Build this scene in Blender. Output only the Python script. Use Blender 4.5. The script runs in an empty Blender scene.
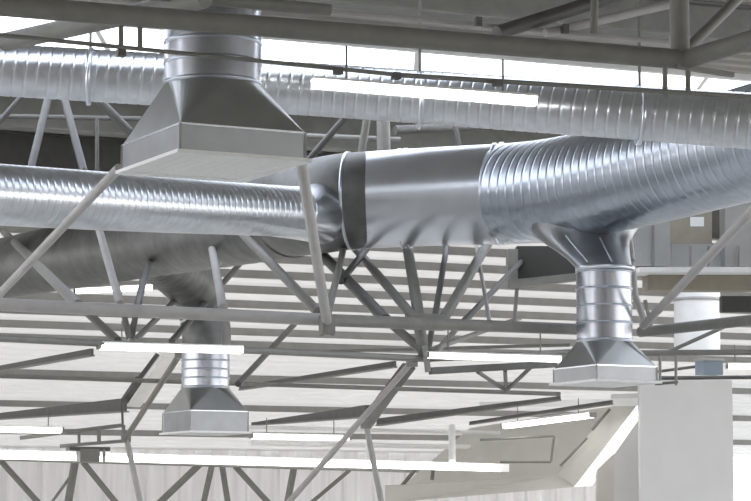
import bpy, math, random
from mathutils import Vector, Matrix
random.seed(4)
C = bpy.context.scene.collection
F = 2400.0; HOR = 520.0; PITCH = math.atan((HOR-250.5)/F); CAM = Vector((0,0,1.6))
T = 0.45                                   # the hall's grid is turned: cross lines run along (1, T)
UX = Vector((1,T,0)).normalized(); VX = Vector((-T,1,0)).normalized(); YAW = math.atan(T)
def P(px, py, D):
    a = (px-375.5)/F; b = (250.5-py)/F
    c, s = math.cos(PITCH), math.sin(PITCH)
    d = Vector((a, c-b*s, s+b*c))
    return CAM + d*(D/d.y)
def S(w, D): return w*D/F                  # picture width to metres at distance D

# ------------------------------------------------------------------ materials
def mat(name, col, rough=.5, metal=0, noise=0, nscale=6, emis=None, estr=0, bump=0, trans=0, stretch=None):
    m = bpy.data.materials.new(name); m.use_nodes = True
    nt = m.node_tree; b = nt.nodes['Principled BSDF']
    b.inputs['Base Color'].default_value = (*col,1); b.inputs['Roughness'].default_value = rough
    b.inputs['Metallic'].default_value = metal
    if noise or bump:
        tc = nt.nodes.new('ShaderNodeTexCoord'); mp = nt.nodes.new('ShaderNodeMapping')
        if stretch: mp.inputs['Scale'].default_value = stretch
        n = nt.nodes.new('ShaderNodeTexNoise'); n.inputs['Scale'].default_value = nscale; n.inputs['Detail'].default_value = 5
        nt.links.new(tc.outputs['Object'], mp.inputs[0]); nt.links.new(mp.outputs[0], n.inputs['Vector'])
        if noise:
            r = nt.nodes.new('ShaderNodeValToRGB')
            r.color_ramp.elements[0].position = .3; r.color_ramp.elements[1].position = .7
            r.color_ramp.elements[0].color = (*[c*(1-noise) for c in col],1)
            r.color_ramp.elements[1].color = (*[min(1,c*(1+noise)) for c in col],1)
            nt.links.new(n.outputs['Fac'], r.inputs[0]); nt.links.new(r.outputs[0], b.inputs['Base Color'])
        if bump:
            bp = nt.nodes.new('ShaderNodeBump'); bp.inputs['Strength'].default_value = bump; bp.inputs['Distance'].default_value = .02
            nt.links.new(n.outputs['Fac'], bp.inputs['Height']); nt.links.new(bp.outputs[0], b.inputs['Normal'])
    if emis:
        b.inputs['Emission Color'].default_value = (*emis,1); b.inputs['Emission Strength'].default_value = estr
    if trans:
        out = nt.nodes['Material Output']; t = nt.nodes.new('ShaderNodeBsdfTranslucent'); t.inputs[0].default_value = (*col,1)
        mx = nt.nodes.new('ShaderNodeMixShader'); mx.inputs[0].default_value = trans
        nt.links.new(b.outputs[0], mx.inputs[1]); nt.links.new(t.outputs[0], mx.inputs[2]); nt.links.new(mx.outputs[0], out.inputs[0])
    return m
M = {}
M['galv']   = mat('galvanised_steel', (.62,.645,.68), .27, .95, .08, 9, bump=.03)
M['galvb']  = mat('bright_galvanised_spiral', (.65,.68,.72), .28, .93, .08, 9, bump=.03)
M['neck']  = mat('blue_grey_galvanised_neck', (.47,.49,.54), .27, .93, .06, 3)
M['galvr']  = mat('ribbed_galvanised_steel', (.46,.50,.56), .28, .95, .08, 9, bump=.03)
M['galvs']  = mat('smooth_galvanised_sheet', (.66,.69,.735), .29, .93, .05, 3)
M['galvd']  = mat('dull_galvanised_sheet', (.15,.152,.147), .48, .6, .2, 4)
M['galvd2'] = mat('weathered_galvanised_sheet', (.29,.30,.31), .36, .88, .10, 3)
M['hood']   = mat('hood_sheet', (.42,.43,.425), .33, .88, .07, 3)
M['lipw']   = mat('pale_hood_grille', (.78,.79,.78), .5, 0, .04, 20)
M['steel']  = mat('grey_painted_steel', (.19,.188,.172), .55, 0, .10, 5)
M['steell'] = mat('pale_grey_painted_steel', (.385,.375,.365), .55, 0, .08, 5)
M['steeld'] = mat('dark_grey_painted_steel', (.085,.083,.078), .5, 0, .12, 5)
M['steelw'] = mat('white_painted_steel', (.84,.84,.83), .45, 0, .04, 5)
M['deck']   = mat('grey_roof_deck', (.33,.315,.285), .7, 0, .10, 2)
M['panel']  = mat('translucent_roof_panel', (.79,.775,.75), .7, 0, .05, .6, trans=.55)
M['purlin'] = mat('purlin_steel', (.25,.245,.23), .6, 0, .08, 4)
M['wall']   = mat('pale_wall_panel', (.80,.79,.79), .8, 0, .10, 1.2, stretch=(3,3,.3))
M['wallr']  = mat('plain_grey_wall', (.64,.637,.64), .8, 0, .03, 1)
M['wallb']  = mat('grey_unseen_wall', (.33,.325,.32), .8, 0, .15, .3)
M['floor']  = mat('concrete_floor', (.76,.74,.70), .7, 0, .08, 1)
M['lamp']   = mat('fluorescent_tube_diffuser', (.9,.9,.9), .4, emis=(1,1,.97), estr=3.2)
M['glass']  = None
M['black']  = mat('shade_black', (.05,.05,.045), .7)  # near-black colour standing in for shade
M['brown']  = mat('brown_board', (.27,.24,.19), .7, 0, .1, 5)
M['blue']   = mat('blue_grey_casing', (.22,.27,.33), .5)
M['beige']  = mat('beige_soffit_board', (.55,.54,.50), .7, 0, .04, 2)
g = bpy.data.materials.new('skylight_glass'); g.use_nodes = True; nt = g.node_tree
b = nt.nodes['Principled BSDF']; b.inputs['Base Color'].default_value=(.95,.97,1,1); b.inputs['Roughness'].default_value=.0
b.inputs['Transmission Weight'].default_value=1; b.inputs['IOR'].default_value=1.0
M['glass'] = g

# ------------------------------------------------------------------ mesh tools
class MB:
    def __init__(s): s.v=[]; s.f=[]; s.smooth=[]
    def add(s, vs, fs, smooth=False):
        o=len(s.v); s.v += [Vector(v) for v in vs]; s.f += [tuple(i+o for i in f) for f in fs]; s.smooth += [smooth]*len(fs); return s
    def box(s, c, dims, ax=(UX,VX,Vector((0,0,1)))):
        c=Vector(c); vs=[c+ax[0]*(i*dims[0]/2)+ax[1]*(j*dims[1]/2)+ax[2]*(k*dims[2]/2) for i in(-1,1) for j in(-1,1) for k in(-1,1)]
        return s.add(vs,[(0,1,3,2),(4,6,7,5),(0,4,5,1),(2,3,7,6),(0,2,6,4),(1,5,7,3)])
    def bar(s, a, b, w, h, w2=None, h2=None):
        a=Vector(a); b=Vector(b); d=(b-a).normalized()
        side=d.cross(Vector((0,0,1))); side = side.normalized() if side.length>1e-3 else Vector((1,0,0)); up=side.cross(d).normalized()
        w2=w2 or w; h2=h2 or h; vs=[]
        for p,ww,hh in((a,w,h),(b,w2,h2)):
            for i,j in((-1,-1),(1,-1),(1,1),(-1,1)): vs.append(p+side*(i*ww/2)+up*(j*hh/2))
        return s.add(vs,[(3,2,1,0),(4,5,6,7),(0,1,5,4),(1,2,6,5),(2,3,7,6),(3,0,4,7)])
    def ibar(s, a, b, w, h, t=.02):       # I-section along a-b
        a=Vector(a); b=Vector(b); d=(b-a).normalized(); side=d.cross(Vector((0,0,1))).normalized(); up=side.cross(d).normalized()
        s.bar(a,b,t,h); s.bar(a+up*(h/2),b+up*(h/2),w,t); return s.bar(a-up*(h/2),b-up*(h/2),w,t)
    def tube(s, a, b, r, r2=None, n=14):
        a=Vector(a); b=Vector(b); d=(b-a).normalized(); q=d.to_track_quat('Z','Y'); r2=r2 or r; vs=[]
        for p,rr in((a,r),(b,r2)):
            for k in range(n):
                t=2*math.pi*k/n; vs.append(p+q@Vector((rr*math.cos(t),rr*math.sin(t),0)))
        s.add(vs,[(k,(k+1)%n,n+(k+1)%n,n+k) for k in range(n)],True)
        return s.add([vs[k] for k in range(2*n)],[tuple(range(n-1,-1,-1)),tuple(range(n,2*n))])
    def build(s, name, m, parent=None):
        me=bpy.data.meshes.new(name); off = parent_loc(parent) if parent else Vector()
        me.from_pydata([v-off for v in s.v],[],s.f); me.polygons.foreach_set('use_smooth',s.smooth); me.materials.append(m if not isinstance(m,str) else M[m])
        me.update()
        o=bpy.data.objects.new(name,me); C.objects.link(o); o.parent=parent; return o
def parent_loc(p):
    v=Vector()
    while p: v+=Vector(p.location); p=p.parent
    return v
def tag(o,label,cat,group=None):
    o['label']=label; o['category']=cat
    if group: o['group']=group
    return o
def thing(name,label,cat,loc,group=None):
    o=bpy.data.objects.new(name,None); o.location=loc; o.empty_display_size=.3; C.objects.link(o); return tag(o,label,cat,group)
def struct(o): o['kind']='structure'; return o

def catmull(pts, n):                      # pts: list of (Vector, radius)
    out=[]; L=len(pts)
    for i in range(L-1):
        p0=pts[max(i-1,0)]; p1=pts[i]; p2=pts[i+1]; p3=pts[min(i+2,L-1)]
        for k in range(n):
            t=k/n
            def f(a,b,c,d): return .5*((2*b)+(-a+c)*t+(2*a-5*b+4*c-d)*t*t+(-a+3*b-3*c+d)*t**3)
            out.append((f(p0[0],p1[0],p2[0],p3[0]), f(p0[1],p1[1],p2[1],p3[1])))
    out.append(pts[-1]); return out
def sweep(pts, pitch=.13, rib=.012, seg=56, spiral=True, curve=True, wid=.16, fine=8):
    """round duct along a path with a helical lock seam standing proud"""
    mb=MB(); path=catmull(pts,24) if curve and len(pts)>2 else [(Vector(p),r) for p,r in pts]
    cum=[0]
    for i in range(1,len(path)): cum.append(cum[-1]+(path[i][0]-path[i-1][0]).length)
    L=cum[-1]; N=max(2,int(L/pitch*fine)) if spiral else max(2,int(L/.08))
    def at(s):
        s=min(max(s,0),L); j=1
        while j<len(cum)-1 and cum[j]<s: j+=1
        t=(s-cum[j-1])/max(1e-9,cum[j]-cum[j-1]); return path[j-1][0].lerp(path[j][0],t), path[j-1][1]*(1-t)+path[j][1]*t
    rows=[]
    for i in range(N+1):
        s=L*i/N; p,r=at(s); a,_=at(s-.15); c,_=at(s+.15); d=(c-a).normalized()
        side=d.cross(Vector((0,0,1)))
        side = side.normalized() if side.length>.2 else VX
        up=side.cross(d).normalized(); side=d.cross(up)
        for k in range(seg):
            th=2*math.pi*k/seg; rr=r
            if spiral:
                fr=(s/pitch - k/seg)%1.0; rr+=rib*max(0,1-abs(fr-.5)/wid)
            rows.append(p+side*(rr*math.cos(th))+up*(rr*math.sin(th)))
    fs=[(i*seg+k,i*seg+(k+1)%seg,(i+1)*seg+(k+1)%seg,(i+1)*seg+k) for i in range(N) for k in range(seg)]
    return mb.add(rows,fs,True)
def ring(p, d, r, w=.05, h=.02, n=48):
    mb=MB(); d=Vector(d).normalized(); q=d.to_track_quat('Z','Y'); vs=[]
    for (z,rr) in((-w/2,r),(-w/2,r+h),(w/2,r+h),(w/2,r)):
        for k in range(n):
            t=2*math.pi*k/n; vs.append(Vector(p)+q@Vector((rr*math.cos(t),rr*math.sin(t),z)))
    return mb.add(vs,[(a*n+k,a*n+(k+1)%n,((a+1)%4)*n+(k+1)%n,((a+1)%4)*n+k) for a in range(4) for k in range(n)],True)

# ------------------------------------------------------------------ the hall
def H(v):                                  # roof underside over the camera, by distance v across the grid
    if v<46: return 6.6
    return 6.6-(v-46)*(6.6-2.15)/(77-46)
def G(u,v,z=0): return Vector((u, v+T*u, z))   # u = world X, v = Y - T X
def sheet(v0,v1,pitch,depth,zoff=0,u0=-34,u1=34):
    mb=MB(); n=int(round((v1-v0)/pitch)); prof=[]
    for i in range(n):
        a=v0+(v1-v0)*i/n; w=(v1-v0)/n
        for fr,dz in((0,0),(.42,0),(.5,depth),(.92,depth)): prof.append((a+fr*w,dz))
    prof.append((v1,0)); vs=[]
    for v,dz in prof:
        for u in(u0,u1): vs.append(G(u,v,1.6+H(v)+dz+zoff))
    for v,dz in prof:
        for u in(u0,u1): vs.append(G(u,v,1.6+H(v)+dz+zoff+.06))
    m=len(prof); fs=[(2*i,2*i+2,2*i+3,2*i+1) for i in range(m-1)]+[(2*m+2*i,2*m+2*i+1,2*m+2*i+3,2*m+2*i+2) for i in range(m-1)]
    fs+=[(0,1,2*m+1,2*m),(2*m-2,4*m-2,4*m-1,2*m-1)]
    return mb.add(vs,fs)
SKY0,SKY1=33.0,37.2
NS0,NS1=24.6,26.7
struct(sheet(-34,NS0,.45,.07).build('ceiling','deck'))
struct(sheet(NS1,SKY0,.45,.07).build('ceiling','deck'))
struct(sheet(SKY1,46,.45,.07).build('ceiling','deck'))
struct(sheet(46,77,.62,.07).build('ceiling','panel'))
# skylight in the slot
w=struct(MB().box(G(0,(SKY0+SKY1)/2,1.6+6.75),(74,(SKY1-SKY0)*math.cos(YAW),.02)).build('window_1','glass'))
fr=MB()
for k in range(-9,10): fr.bar(G(k*4.4+.6,SKY0,1.6+6.68),G(k*4.4+.6,SKY1,1.6+6.68),.07,.1)
fr.bar(G(-34,SKY0,8.25),G(34,SKY0,8.25),.12,.2); fr.bar(G(-34,SKY1,8.25),G(34,SKY1,8.25),.12,.2)
fr.build('window_frame','steelw',w)
w=struct(MB().box(G(0,(NS0+NS1)/2,1.6+6.75),(74,(NS1-NS0)*math.cos(YAW),.02)).build('unseen_skylight','glass'))  # unseen skylight above the frame, added for highlights on the ducts
fr=MB()
for k in range(-9,10): fr.bar(G(k*4.4+.6,NS0,1.6+6.68),G(k*4.4+.6,NS1,1.6+6.68),.07,.1)
fr.bar(G(-34,NS0,8.25),G(34,NS0,8.25),.12,.2); fr.bar(G(-34,NS1,8.25),G(34,NS1,8.25),.12,.2)
fr.build('window_frame','steelw',w)  # frame of the added unseen skylight
# purlins under the pale roof
n=1; v=46.6
while v<76.5:
    h=H(v); z=1.6+h-.09
    struct(MB().bar(G(-34,v,z),G(34,v,z),.14,.17).build('trim_%d'%n,'purlin')); n+=1; v+=1.45 if v<60 else 4.2
# girders across the grid in the near roof
for v_,hh in((28.5,.45),(39.3,.55),(43.5,1.15)):
    z=1.6+6.6-hh/2; struct(MB().ibar(G(-34,v_,z),G(34,v_,z),.3,hh,.03).build('trim_%d'%n,'steeld' if v_>43 else 'steel')); n+=1
# floor and far wall
struct(MB().box((0,40,-.1),(90,100,.2)).build('floor','floor'))
wl=MB(); vs=[]; k=0; u=-40
while u<9.3:
    vs.append((u,0)); vs.append((u+.42,0)); vs.append((u+.5,.08)); vs.append((u+.92,.08)); u+=1.0
pts=[]
for (u,d) in vs: pts.append(G(u,77+d,0)); pts.append(G(u,77+d,1.6+2.4))
for (u,d) in vs: pts.append(G(u,77.4,0)); pts.append(G(u,77.4,1.6+2.4))
m_=len(vs); wl.add(pts,[(2*i,2*i+1,2*i+3,2*i+2) for i in range(m_-1)]+[(2*m_+2*i,2*m_+2*i+2,2*m_+2*i+3,2*m_+2*i+1) for i in range(m_-1)])
struct(wl.build('wall_far','wall'))
struct(MB().box((0,-16,3.85),(90,.4,7.7),(Vector((1,0,0)),Vector((0,1,0)),Vector((0,0,1)))).build('wall_back_unseen','wallb'))  # unseen wall behind the camera, added to darken the reflections

# ------------------------------------------------------------------ generic makers
def line(mb, a, b, w, kind='tube'):       # a,b = (px,py,D), w in picture pixels at the mean distance
    D=(a[2]+b[2])/2; p,q=P(*a),P(*b)
    if kind=='tube': mb.tube(p,q,S(w,D)/2)
    else: mb.bar(p,q,S(w,D)*.9,S(w,D))
    return mb
def member(root,name,a,b,w,m='steel',kind='tube'): return line(MB(),a,b,w,kind).build(name,m,root)
def lamp(label,a,b,w,ends=True,group='linear lamps hung under the roof'):
    p,q=P(*a),P(*b); d=(q-p).normalized(); D=(a[2]+b[2])/2; W=S(w,D)
    r=thing('linear_lamp',label,'ceiling light',(p+q)/2,group)
    up=Vector((0,0,1))
    hb=MB(); hb.bar(p+up*(W*.42),q+up*(W*.42),W*1.5,W*.22); hb.build('housing','steelw',r)
    # trough diffuser, trapezoid in section
    side=d.cross(up).normalized(); db=MB(); vs=[]
    for pt in(p+d*.01,q-d*.01):
        for x,z in((-.75,.3),(.75,.3),(.62,-.28),(.42,-.45),(-.42,-.45),(-.62,-.28)): vs.append(pt+side*x*W+up*z*W)
    db.add(vs,[(i,(i+1)%6,6+(i+1)%6,6+i) for i in range(6)]+[(5,4,3,2,1,0),(6,7,8,9,10,11)]); db.build('diffuser','lamp',r)
    if ends:
        for pt,s_ in((p,-1),(q,1)):
            MB().box(pt+d*s_*W*.15,(W*.3,W*1.55,W*.8),(d,side,up)).build('end_cap','steel',r)
    for f_ in(.15,.85):
        x=p.lerp(q,f_); MB().tube(x+up*W*.5,x+up*(W*.5+.35),.012,n=8).build('hanger','steel',r)
    return r

# ------------------------------------------------------------------ hoods
def hood(label,cx,cy,D,yaw,a,b,skirt,flare,rn,ntop,group='square exhaust hoods on round necks',bands=4,shift=(0,0)):
    c=P(cx,cy,D); r=thing('ventilation_hood',label,'ventilation hood',c,group)
    ux=Vector((math.cos(yaw),math.sin(yaw),0)); vy=Vector((-math.sin(yaw),math.cos(yaw),0)); up=Vector((0,0,1))
    # skirt: four folded panels
    sk=MB(); t=.012
    def rect(z,e=0): return [c+ux*(i*(a/2+e))+vy*(j*(b/2+e))+up*z for i,j in((-1,-1),(1,-1),(1,1),(-1,1))]
    r0,r1=rect(.0),rect(skirt); i0,i1=rect(0,-t),rect(skirt,-t)
    sk.add(r0+r1+i0+i1,[(i,(i+1)%4,4+(i+1)%4,4+i) for i in range(4)]+[(8+i,12+i,12+(i+1)%4,8+(i+1)%4) for i in range(4)]+[(4+i,4+(i+1)%4,12+(i+1)%4,12+i) for i in range(4)])
    sk.build('skirt','galvd2',r)
    # square-to-round transition
    n=48; tr=MB(); bot=[]; top=[]
    cc=c+ux*shift[0]+vy*shift[1]
    for k in range(n):
        th=2*math.pi*(k+.5)/n-math.pi*3/4; top.append(cc+ux*(rn*math.cos(th))+vy*(rn*math.sin(th))+up*(skirt+flare))
    q=n//4; base=rect(skirt)                      # corner i sits under top points around i*q
    tr.add(top+base,[(k+1,k,n+((k+q)//q)%4) if False else (k,n+(((k+q//2)//q)%4),(k+1)%n) for k in range(n)]+[((i*q+q//2)%n,n+i,n+(i+1)%4) for i in range(4)],False)
    tr.build('transition_cone','hood',r)
    seam=MB()
    for i in range(4): seam.bar(base[i],base[(i+1)%4],.018,.018)
    for i in range(4): seam.bar(rect(0,.004)[i],rect(skirt,.004)[i],.02,.02)
    seam.build('folded_seam','galv',r)
    # lip and grille underneath
    e=.05; lp=MB(); o=rect(-.02,e); o2=rect(.012,e); inn=rect(-.02,-.09); in2=rect(.012,-.09)
    lp.add(o+o2+inn+in2,[(i,(i+1)%4,4+(i+1)%4,4+i) for i in range(4)]+[(i,8+i,8+(i+1)%4,(i+1)%4) for i in range(4)]+[(4+i,4+(i+1)%4,12+(i+1)%4,12+i) for i in range(4)]+[(8+i,12+i,12+(i+1)%4,8+(i+1)%4) for i in range(4)])
    lp.build('lip','lipw',r)
    gr=MB(); gr.box(c-up*.002,(a-.16,b-.16,.02),(ux,vy,up)); m=9
    for k in range(m):
        x=-a/2+.12+(a-.24)*k/(m-1); gr.box(c+ux*x-up*.012,(.01,b-.17,.006),(ux,vy,up))
    gr.build('grille','lipw',r)
    nk=sweep([(cc+up*(skirt+flare-.02),rn),(cc+up*ntop,rn)],spiral=False); nk.build('neck','neck',r)
    top_z = (ntop.z-c.z) if isinstance(ntop,Vector) else ntop
    for k in range(bands):
        z=skirt+flare+.02+(top_z-skirt-flare-.06)*k/max(1,bands-1)
        ring(cc+up*z,up,rn,.03,.007).build('neck_band','galvr',r)
    return r
h1=P(212,166,22).z
hood('large square exhaust hood nearest the camera, with pale underside, at upper left',212,166,22,math.radians(27),1.22,1.44,.25,.50,.452,1.75,bands=6)
hood('square exhaust hood under the curved take-off of the thick duct, beside the grey wall',605,383,30.5,math.radians(27),.89,1.02,.19,.33,.355,P(604,269,30.5).z-P(605,383,30.5).z,bands=5)
hood('small distant exhaust hood behind the left lamp, above the long white tray',205,433,42,math.radians(27),1.08,1.25,.36,.42,.42,P(206,350,42).z-P(205,433,42).z,bands=5)

# ------------------------------------------------------------------ ducts
def duct(name,label,pts,**k):
    pp=[(P(x,y,D),r) for x,y,D,r in pts]; r=thing(name,label,'duct',pp[len(pp)//2][0],'round air ducts'); return r,pp
# upper duct
r,pp=duct('spiral_duct','upper ribbed spiral duct running the full width behind the nearest hood',[(-60,66,25.6,.285),(350,92,25.8,.29),(820,126,24.8,.30)])
sweep(pp,.125,-.008,wid=.11,fine=12,curve=True).build('duct_section','galvb',r)
for x in(90,420,640):
    D=25.6 if x<600 else 25.2; c=P(x,70+ (x*.072),D)
    ring(c,pp[1][0]-pp[0][0],.30,.04,.016).build('joint_band','galvs',r)
    MB().bar(c+Vector((0,0,.28)),Vector((c.x,c.y,8.2)),.03,.012).build('hanger_strap','steel',r)
# middle left duct ending in the wye
r,pp=duct('spiral_duct','pale ribbed spiral duct at left, low behind the nearest hood, joining the thick duct',[(-60,191,26.3,.35),(120,202,28.2,.345),(299,212,30.6,.32)])
sweep(pp,.10,-.008,wid=.13,fine=10).build('duct_section','galvb',r)
# thick main duct
r=thing('main_duct','thick main air duct with smooth silver collar crossing the middle of the view','duct',P(420,197,32),'round air ducts')
Ra=[(P(-70,283,43),.50),(P(100,250,39),.56),(P(230,224,35.5),.63),(P(292,211,34.0),.665)]
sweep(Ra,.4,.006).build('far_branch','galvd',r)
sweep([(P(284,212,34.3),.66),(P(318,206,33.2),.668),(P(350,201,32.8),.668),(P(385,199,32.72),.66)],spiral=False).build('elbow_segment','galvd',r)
mid=[(P(348,201,32.8),.665),(P(425,197,32.6),.675),(P(502,194,32.4),.685)]
sweep(mid,spiral=False).build('smooth_collar','galvs',r)
for x,y,D,rr in((350,201,32.8,.67),(402,198.5,32.7,.675),(408,198,32.7,.675),(497,194,32.4,.685),(504,193.6,32.4,.69)):
    ring(P(x,y,D),mid[2][0]-mid[0][0],rr,.04,.014).build('collar_seam','galvs',r)
sweep([(P(502,194,32.4),.685),(P(560,189,31.6),.69),(P(650,170,30.2),.69),(P(830,121,27.4),.69)],.165,-.008,wid=.10,fine=14).build('ribbed_section','galvr',r)
# wye saddle joining the middle duct
sweep([(P(268,210,31.0),.335),(P(300,213,31.8),.36),(P(330,213,32.9),.45)],spiral=False).build('wye_saddle','galvs',r)
# take-off to hood 2
t=r
def hloft(rows,n=48):                     # horizontal rings (px, py, D, half width in picture pixels)
    mb=MB(); vs=[]
    for x,y,D,hw in rows:
        c=P(x,y,D); r_=S(hw,D)
        for k in range(n): a=2*math.pi*k/n; vs.append(c+Vector((r_*math.cos(a),r_*.8*math.sin(a) if hw>29 else r_*math.sin(a),0)))
    return mb.add(vs,[(i*n+k,i*n+(k+1)%n,(i+1)*n+(k+1)%n,(i+1)*n+k) for i in range(len(rows)-1) for k in range(n)],True)
hloft([(583,222,31.6,60),(584,234,31.5,51),(587,243,31.3,43),(593,251,31.1,37),(599,259,30.8,32),(603,266,30.6,29),(605,271,30.5,28.3)]).build('take_off','galvd2',t)
tf=MB()
for (xa,ya,xb,yb) in((566,236,588,262),(600,238,612,262)): tf.tube(P(xa,ya,30.75),P(xb,yb,30.25),.012)
tf.build('take_off_seam','galv',t)
ring(P(605,269,30.5),(0,0,1),.36,.05,.02).build('take_off_band','galvs',t)
# elbow above hood 3
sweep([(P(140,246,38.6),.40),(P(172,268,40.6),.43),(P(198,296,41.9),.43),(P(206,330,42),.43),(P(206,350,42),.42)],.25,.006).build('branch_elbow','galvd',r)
for x,y in((190,290),(204,316)): ring(P(x,y,42),(.3,0,-1),.42,.04,.02).build('branch_band','galvs',r)

# ------------------------------------------------------------------ nearest truss along the top
r=thing('roof_truss','nearest tubular roof truss along the top edge, in front of the hood neck','truss',P(330,30,20.6),'tubular roof trusses')
member(r,'chord',(-30,3,19.6),(688,60,21.6),21)
member(r,'chord',(684,60,21.6),(800,25,20.6),20)
member(r,'chord',(-30,-22,20.5),(330,10,21.6),13)
member(r,'purlin_pipe',(255,5,21.9),(668,42,23.0),6,'steell')
member(r,'post',(679,-30,21.6),(680,60,21.6),20)
member(r,'post',(595,-20,22.6),(594,34,22.6),8)
member(r,'strut',(686,50,21.7),(745,-8,22.2),11)
member(r,'strut',(545,33,22.6),(668,5,23.4),9,'steell')
member(r,'strut',(497,33,22.4),(640,-12,23.4),15,'steeld')
member(r,'gusset',(676,66,21.5),(733,75,21.9),5,'steel','bar')
member(r,'strut',(5,42,22.8),(205,-2,20.9),20,'steel')
for x,y,D in((478,22,22.3),(565,29,22.6)): MB().box(P(x,y,D),(.06,.06,.09)).build('clamp','steeld',r)
# service rail hung below it
r=thing('service_rail','thin grey service rail hung on short posts in front of the hood neck','rail',P(350,70,20.7))
member(r,'rail_tube',(-30,32,19.7),(400,75,20.8),4.5); member(r,'rail_tube',(398,75,20.8),(800,100,21.8),5)
for x,y0,y1,D in((121,18,56,20.1),(140,18,50,20.1),(665,62,96,21.5),(688,60,93,21.6)):
    member(r,'hanger_post',(x,y0,D),(x,y1,D),5.5)
for x,y,D in((121,53,20.1),(338,71,20.6),(396,76,20.8),(497,83,21.0)): MB().box(P(x,y,D),(.07,.07,.06)).build('clamp','steeld',r)
for x,y,D in((115,17,20.05),(140,14,20.1)): MB().box(P(x,y,D),(.12,.12,.12)).build('clamp','steeld',r)

# ------------------------------------------------------------------ lamps
lamp('long glowing lamp in front of the upper spiral duct, right of the nearest hood',(312,83,23.6),(536,101,24.2),11,ends=False)
lamp('glowing lamp at left, in front of the small distant hood neck',(100,346,38),(242,350,38.8),8)
lamp('glowing lamp left of the take-off hood, under the node of many struts',(428,355,35),(560,359,35.6),7)
lamp('short glowing lamp at the left edge, above the long white tray',(-20,429,50),(60,430,51),7)
lamp('dim lamp right of the small distant hood, above the long white tray',(252,436,55),(348,438,56),6)
lamp('slanting lamp inside the far bay, left of the white bulkhead edge',(505,426,57),(592,415,55),6)
lamp('half hidden lamp below the dark end of the thick duct at left',(76,291,45),(153,287,45),6)
lamp('faint lamp at the right edge beside the blue-grey box',(728,366,46),(775,366,46),6)
lamp('lamp cut by the top edge, above the nearest truss chord',(255,4,24.5),(267,2,23.9),7)

# ------------------------------------------------------------------ middle truss: chord at y~315 and its fans of struts
r=thing('roof_truss','long pale truss chord with fans of struts crossing below the thick duct','truss',P(330,320,27.5),'tubular roof trusses')
member(r,'chord',(-30,303,26.6),(330,320,28.0),13,'steell'); member(r,'chord',(326,320,28.0),(600,330,31.6),12,'steel')
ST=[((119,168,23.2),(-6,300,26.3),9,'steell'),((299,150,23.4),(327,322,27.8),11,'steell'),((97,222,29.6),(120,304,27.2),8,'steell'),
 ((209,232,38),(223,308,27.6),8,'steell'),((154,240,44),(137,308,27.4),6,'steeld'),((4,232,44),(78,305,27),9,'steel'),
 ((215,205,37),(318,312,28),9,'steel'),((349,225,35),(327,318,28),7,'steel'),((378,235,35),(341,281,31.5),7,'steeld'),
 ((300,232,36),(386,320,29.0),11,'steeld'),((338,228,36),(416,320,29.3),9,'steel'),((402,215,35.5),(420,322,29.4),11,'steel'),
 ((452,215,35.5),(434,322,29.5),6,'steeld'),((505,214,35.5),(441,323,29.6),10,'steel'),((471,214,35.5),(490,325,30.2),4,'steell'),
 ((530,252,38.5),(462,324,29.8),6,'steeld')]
for a,b_,w_,m_ in ST: member(r,'strut',a,b_,w_,m_)
MB().box(P(327,325,27.8),(.16,.12,.22)).build('node_plate','steel',r)
member(r,'drop_pipe',(322,320,27.8),(322,336,27.8),4); member(r,'drop_pipe',(333,320,27.8),(333,336,27.8),4)
MB().box(P(425,322,29.4),(.5,.1,.2)).build('node_plate','steel',r)

# second truss, under it: nodes at (130,333) and (425,350)
r=thing('roof_truss','darker truss behind the lamps whose struts meet below the long pale chord','truss',P(300,352,38),'tubular roof trusses')
member(r,'chord',(-30,337,37),(430,359,40.6),7,'steel'); member(r,'chord',(428,359,40.6),(570,352,41),6,'steel')
for a,b_,w_,m_ in [((50,278,48),(118,341,38.2),8,'steeld'),((116,280,44),(130,341,38.4),6,'steel'),((142,280,46),(131,341,38.4),6,'steeld'),((210,266,44),(134,341,38.5),6,'steel'),
 ((268,232,48),(172,341,38.7),6,'steeld'),((384,318,45),(424,352,40.4),9,'steeld'),((418,318,42),(424,356,40.5),12,'steel'),((434,318,43),(428,352,40.5),6,'steeld'),
 ((520,318,48),(430,350,40.6),5,'steel'),((302,316,50),(238,384,44),6,'steeld'),((466,318,46),(436,352,40.6),6,'steel')]: member(r,'strut',a,b_,w_,m_)
member(r,'shelf_angle',(430,371,40.5),(556,364,41.6),7,'steeld','bar')
member(r,'plate',(425,346,40.4),(428,372,40.4),6,'steel','bar')
for a,b_ in (((478,372,42),(505,390,46)),((530,368,42),(507,390,46)),((505,370,42),(506,389,46))): member(r,'strut',a,b_,4,'steeld')

# third: thin rails with depth-running girders
r=thing('roof_beam','thin dark roof rail crossing low behind the small distant hood neck','beam',P(300,388,50))
member(r,'rail_tube',(-30,375,49),(560,394,53),4.5,'steel')
r=thing('roof_beam','thin rail rising to the right below the take-off hood','beam',P(520,387,52))
member(r,'rail_tube',(300,352,50),(570,345,47),3.5,'steel')

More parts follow.
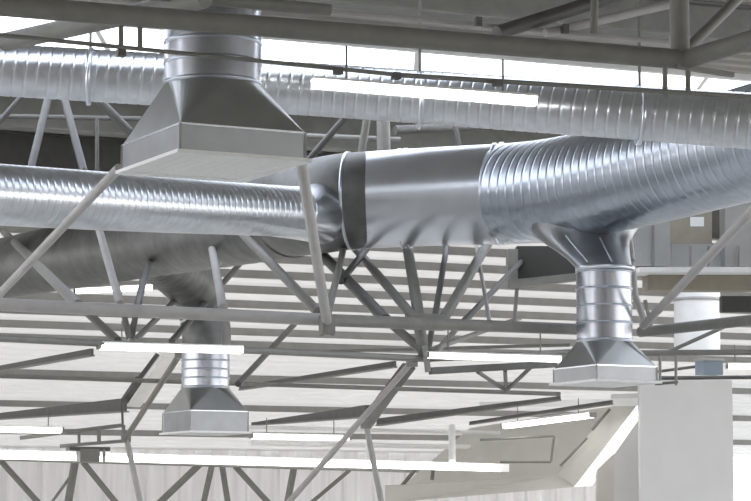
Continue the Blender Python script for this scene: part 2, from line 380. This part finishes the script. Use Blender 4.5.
def girder(label,a,b_,w1,w2,m='steeld'):
    r=thing('roof_girder',label,'beam',(P(*a)+P(*b_))/2,'dark girders under the pale roof')
    MB().bar(P(*a),P(*b_),S(w1,a[2])*.5,S(w1,a[2]),S(w2,b_[2])*.5,S(w2,b_[2])).build('web','steeld' if m=='steeld' else m,r)
    p,q=P(*a),P(*b_); up=Vector((0,0,1))
    MB().bar(p-up*S(w1,a[2])/2,q-up*S(w2,b_[2])/2,S(w1,a[2])*.9,.03,S(w2,b_[2])*.9,.03).build('flange','steel',r); return r
girder('dark tapering girder at far left, above the short lamp',(-20,418,66),(124,405,57),5,13)
girder('dark tapering girder left of the slanting pale pipe, in the centre',(252,424,62),(368,411,55),3,12)
girder('dark tapering girder right of the slanting pale pipe, in the centre',(378,422,60),(560,398,52),7,4)
girder('slim dark girder at upper left of the small hood, rising rightwards',(-20,372,56),(92,352,50),5,7)
girder('slim dark girder between the small distant hood and the centre node',(240,388,54),(395,364,47),4,6)
girder('slim girder over the far bay at right, rising to the bulkhead corner',(470,423,58),(612,402,53),3,4)
# sloping hips
def hip(label,a,b_,w,m,w2=None):
    r=thing('roof_brace',label,'beam',(P(*a)+P(*b_))/2,'slanting roof braces'); D=(a[2]+b_[2])/2
    MB().tube(P(*a),P(*b_),S(w,D)/2).build('pipe',m,r); 
    for e in(a,b_): MB().box(P(*e),(.18,.14,.18)).build('end_plate','steel',r)
    return r
hip('slanting grey pipe down from the left lamp to the lower white tray',(180,354,48),(126,438,52),6,'steel')
hip('pale pipe standing below the left slanting pipe, at the bottom edge',(126,436,52),(143,515,52),6,'steell')
hip('long pale pipe slanting from the centre node to the bottom edge',(412,362,46),(275,518,50),6,'steell')
hip('pale pipe dropping from the crossing in the centre to the bottom edge',(366,424,48.6),(384,515,48.6),6,'steell')
def step_beam(label,pts,w,m):
    r=thing('valley_beam',label,'beam',P(*pts[0]),'stepped beams at the roof valleys')
    for a,b_ in zip(pts,pts[1:]): MB().bar(P(*a),P(*b_),S(w,a[2]),S(w,a[2])*.5).build('segment',m,r)
    return r
step_beam('dark stepped beam at left where the pale roof bay ends',[(158,354,57),(140,378,57),(124,402,57.5)],8,'steeld')
step_beam('pale valley beam at left behind the slanting grey pipe',[(168,354,58),(150,378,58.5),(132,404,59)],17,'steelw')
step_beam('dark stepped beam in the centre behind the long pale pipe',[(409,366,53),(386,396,54),(366,424,55)],13,'steeld')
step_beam('short dark upright at the end of the left girder',[(122,402,56),(123,432,56)],4,'steeld')

# lower white tray and pale bars
r=thing('cable_tray','long bright white tray crossing the whole lower view','cable tray',P(250,460,54))
member(r,'tray',(-30,453,52.5),(500,468,56.5),7,'lamp','bar') if False else member(r,'tray',(-30,453,52.5),(508,468,56.5),8,'steelw','bar')
member(r,'underside_tube',(-30,455.5,51.9),(500,469,56.1),5,'lamp','tube')
member(r,'lower_rail',(-30,458,52.5),(390,470,55.6),3,'steel')
r=thing('wall_bracket','pale rail with white uprights just above the long white tray','rail',P(400,430,57))
for a,b_,w_ in (((250,443,58),(470,447,60),5),((240,427,59),(500,433,61),4),((452,427,58),(452,463,56),7),((368,432,58),(368,460,56),4)): member(r,'rail_tube',a,b_,w_,'steelw')
r=thing('junction_box','small grey box clamped on the white tray at lower left','box',P(86,454,52.4))
MB().box(P(88,455.5,52.0),(S(20,52),.3,S(13,52))).build('casing','steel',r); MB().box(P(88,449,52.0),(S(42,52),.3,S(4,52))).build('lid','steeld',r); MB().tube(P(104,449,51.6),P(104,462,51.6),.03).build('strap','steel',r)
r=thing('hanging_frame','thin grey hanging frame above the box on the tray at lower left','frame',P(90,440,51.5))
for a,b_,w_ in (((20,438,51.5),(124,425,51.5),4),((60,446,51.5),(124,441,51.5),3.5),((79,432,51.5),(79,444,51.5),3),((99,429,51.5),(99,443,51.5),4),((124,425,51.5),(123,441,51.5),3)): member(r,'bar',a,b_,w_,'steel')
# truss in front of far wall
r=thing('wall_truss','lowest truss standing in front of the far wall along the bottom edge','truss',P(200,470,60),'tubular roof trusses')
member(r,'chord',(-30,458,59),(520,474,64),4,'steell')
for a,b_,w_ in (((0,460),(45,510),6),((75,462),(67,510),8),((83,462),(122,510),6),((200,464),(152,510),7),((212,465),(202,510),6),((222,465),(229,510),6),((235,466),(275,510),6),((294,468),(286,510),7),((350,470),(300,512),4),((415,470),(400,488),4),((433,470),(432,480),4),((50,505),(75,470),3)):
    member(r,'strut',(a[0],a[1],60),(b_[0],b_[1],60),w_,'steel')

# ------------------------------------------------------------------ far bay bulkhead at right
r=thing('roof_bulkhead','bulkhead with a slanting glowing white edge, framing the far bay beside the grey wall','bulkhead',P(600,450,56))
def quadslab(root,name,pts,m,th=.15):      # pts = 4 (px,py,D); thickness away from the camera
    vs=[P(*p) for p in pts]; d=Vector((0,1,.05)).normalized()*th; vs+= [v+d for v in vs]
    return MB().add(vs,[(3,2,1,0),(4,5,6,7)]+[(i,(i+1)%4,4+(i+1)%4,4+i) for i in range(4)]).build(name,m,root)
M['edge']=mat('glowing_white_edge',(.9,.9,.9),.5,emis=(1,.99,.97),estr=.32)  # slight glow added to the white edge, standing in for daylight on it
quadslab(r,'glowing_edge',[(637.5,404,55.6),(638.5,420,56.6),(592,486,58.6),(574,487,57)],'edge',.3)
quadslab(r,'grey_soffit',[(614,404,56),(638,404,55),(575,486,57),(558,476,58)],'beige',.3)
quadslab(r,'lower_beam',[(385,486,60),(560,476,58),(576,487,57),(385,503,60)],'beige',.4)
quadslab(r,'top_beam',[(480,402,58),(638,398,55),(637,406,55),(480,407,58)],'lipw',.3)
quadslab(r,'ceiling_board',[(470,428,62),(614,406,60),(558,478,60),(400,488,62)],'beige',.1)
quadslab(r,'post',[(597,468,57.5),(614,443,57.5),(614,520,57.5),(597,520,57.5)],'beige',.4)
for a,b_,w_ in (((480,440,57),(554,436,57),2.5),((554,436,57),(551,462,57),2.5),((610,409,56),(592,430,56),3),((587,438,56),(560,466,56),2.5),((500,462,57),(551,462,57),2.5)): member(r,'trim_bar',a,b_,w_,'steel')
# right wall and the bright opening beyond
a=P(639,381,57); b_=P(733,379,58)
def slabwall(name,x0,x1,D0,D1,z0,z1,m,th=.4):
    p=P(x0,440,D0); q=P(x1,440,D1); p.z=q.z=0; vs=[Vector((p.x,p.y,z0)),Vector((q.x,q.y,z0)),Vector((q.x,q.y,z1)),Vector((p.x,p.y,z1))]
    vs+=[v+Vector((0,th,0)) for v in vs]
    return struct(MB().add(vs,[(0,1,2,3),(7,6,5,4),(0,4,5,1),(1,5,6,2),(2,6,7,3),(3,7,4,0)]).build(name,m))
slabwall('wall_right',613,640,59,58.5,0,P(640,392,58).z,'wallr')
slabwall('wall_right',640,733,56,57,0,P(690,378,56).z,'wallr')
w=slabwall('window_2',733,800,59,60,0,P(733,379,58).z,'glass',.03)

# ------------------------------------------------------------------ plant platform at right
r=thing('rectangular_duct','pale grey rectangular duct sections on a white ledge at right, behind the diagonal strut','duct',P(700,250,37))
def pbox(root,name,x0,y0,x1,y1,D,m,dep=.6):
    return quadslab(root,name,[(x0,y1,D),(x1,y1,D),(x1,y0,D),(x0,y0,D)][::-1],m,dep)
pbox(r,'casing',636,222,670,266,36.5,'hood'); pbox(r,'casing',671,244,724,268,37,'hood'); pbox(r,'casing',725,190,790,266,36.6,'hood')
pbox(r,'brown_panel',669,205,712,245,37.4,'brown',.2); pbox(r,'ledge',640,267,790,272,36,'lipw',1.2); pbox(r,'under_beam',648,273,790,290,36.8,'brown',.8)
pbox(r,'dim_slab',722,296,790,312,38,'black',.3); pbox(r,'access_flap',691,217,704,226,36.9,'lipw',.1)  # dark slab added where the ceiling at right is dimmer
for x in(653,690,708,738): pbox(r,'joint_strip',x,224 if x<670 else 246,x+1.5,266,36.4,'steel',.1)
r=thing('round_white_duct','short white upright drum between the plant ledge and the right chord','duct',P(697,310,41))
MB().tube(P(697,288,41),P(697,352,41),S(46,41)/2,n=40).build('drum','steelw',r); ring(P(697,300,41),(0,0,1),S(46,41)/2,.05,.02).build('band','steell',r)
r=thing('curved_pipe','pale bent pipe just right of the take-off hood neck','pipe',P(634,290,31.5))
for a,b_ in (((629,236,31.9),(632,262,31.4)),((632,262,31.4),(635,296,31.4)),((635,296,31.4),(645,322,31.4))): member(r,'pipe',a,b_,7,'steell')
r=thing('roof_truss','right truss chord with a long pale diagonal in front of the plant ledge','truss',P(700,325,30.8),'tubular roof trusses')
member(r,'chord',(640,332,31.8),(790,316,30.0),11,'steel'); member(r,'strut',(800,160,26.5),(643,326,31.0),9,'steell')
member(r,'rail_tube',(640,353,36),(790,352,36),6,'steel'); member(r,'chord',(660,378,40),(790,377,40),4,'steeld')
member(r,'strut',(668,352,36),(735,322,36),4,'steel'); member(r,'strut',(645,300,34),(652,330,34),4,'steel')
for x in(660,676): member(r,'upright',(x,352,37),(x,384,40),3,'steel')
member(r,'lower_rail',(655,372,40),(700,366,40),3,'steeld'); member(r,'lower_rail',(655,384,34),(678,382,34),3,'steel')
r=thing('control_box','small blue-grey control box hanging at the right, above the grey wall','box',P(709,368,35))
MB().box(P(709,368,35),(S(22,35),.25,S(14,35))).build('casing','blue',r); MB().box(P(709,360,34.95),(S(25,35),.28,.03)).build('lid','steell',r)
# dark opening
r=thing('air_intake','dark open box with a grey frame, left of the curved take-off','vent',P(545,268,36))
quadslab(r,'frame',[(508,249,36.5),(518,249,36.5),(518,286,36.5),(508,287,36.5)],'steel',.6)
quadslab(r,'frame',[(508,280,36.4),(585,272,36.4),(585,279,36.4),(508,288,36.4)],'steel',.6)
quadslab(r,'inner_shade',[(517,246,37),(585,246,37),(585,274,37),(517,281,37)],'black',.5)  # black slab stands in for the shade inside the open box
member(r,'hanger',(517,288,37),(514,325,37),4,'steel')
# struts behind the upper duct
r=thing('roof_truss','shaded truss seen between the upper and middle ducts at left','truss',P(60,130,33),'tubular roof trusses')
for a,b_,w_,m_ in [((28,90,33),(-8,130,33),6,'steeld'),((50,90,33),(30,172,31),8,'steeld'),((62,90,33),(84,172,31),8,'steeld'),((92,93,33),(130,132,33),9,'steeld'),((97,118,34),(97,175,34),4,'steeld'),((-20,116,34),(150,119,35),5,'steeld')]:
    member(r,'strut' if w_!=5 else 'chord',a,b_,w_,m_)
r=thing('roof_truss','shaded truss seen between the upper duct and thick duct, right of the hood','truss',P(370,135,35),'tubular roof trusses')
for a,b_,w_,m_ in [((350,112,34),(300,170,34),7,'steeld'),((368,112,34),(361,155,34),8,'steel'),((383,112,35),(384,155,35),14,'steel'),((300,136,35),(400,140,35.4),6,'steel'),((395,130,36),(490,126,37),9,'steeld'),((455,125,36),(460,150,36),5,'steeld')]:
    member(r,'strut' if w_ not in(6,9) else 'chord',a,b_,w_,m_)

# ------------------------------------------------------------------ light
wd=bpy.data.worlds.new('World'); bpy.context.scene.world=wd; wd.use_nodes=True
nt=wd.node_tree; bg=nt.nodes['Background']
tc=nt.nodes.new('ShaderNodeTexCoord'); sp=nt.nodes.new('ShaderNodeSeparateXYZ'); rp=nt.nodes.new('ShaderNodeValToRGB')
nt.links.new(tc.outputs['Generated'],sp.inputs[0]); nt.links.new(sp.outputs['Z'],rp.inputs[0]); nt.links.new(rp.outputs[0],bg.inputs[0])
rp.color_ramp.elements[0].position=0; rp.color_ramp.elements[0].color=(.93,.92,.90,1)
rp.color_ramp.elements[1].position=1; rp.color_ramp.elements[1].color=(.57,.61,.68,1)
for p_,c_ in((.2,(.93,.94,.97,1)),(.45,(.67,.70,.77,1))):
    e_=rp.color_ramp.elements.new(p_); e_.color=c_
bg.inputs[1].default_value=1.75
cam=bpy.data.cameras.new('camera'); co=bpy.data.objects.new('camera',cam); C.objects.link(co)
co.location=CAM; co.rotation_euler=(math.pi/2+PITCH,0,0); cam.sensor_width=36; cam.lens=36*F/751; cam.clip_end=500
sc=bpy.context.scene; sc.camera=co
sc.view_settings.view_transform='Standard'; sc.view_settings.look='None'; sc.view_settings.gamma=1; sc.view_settings.exposure=1.25
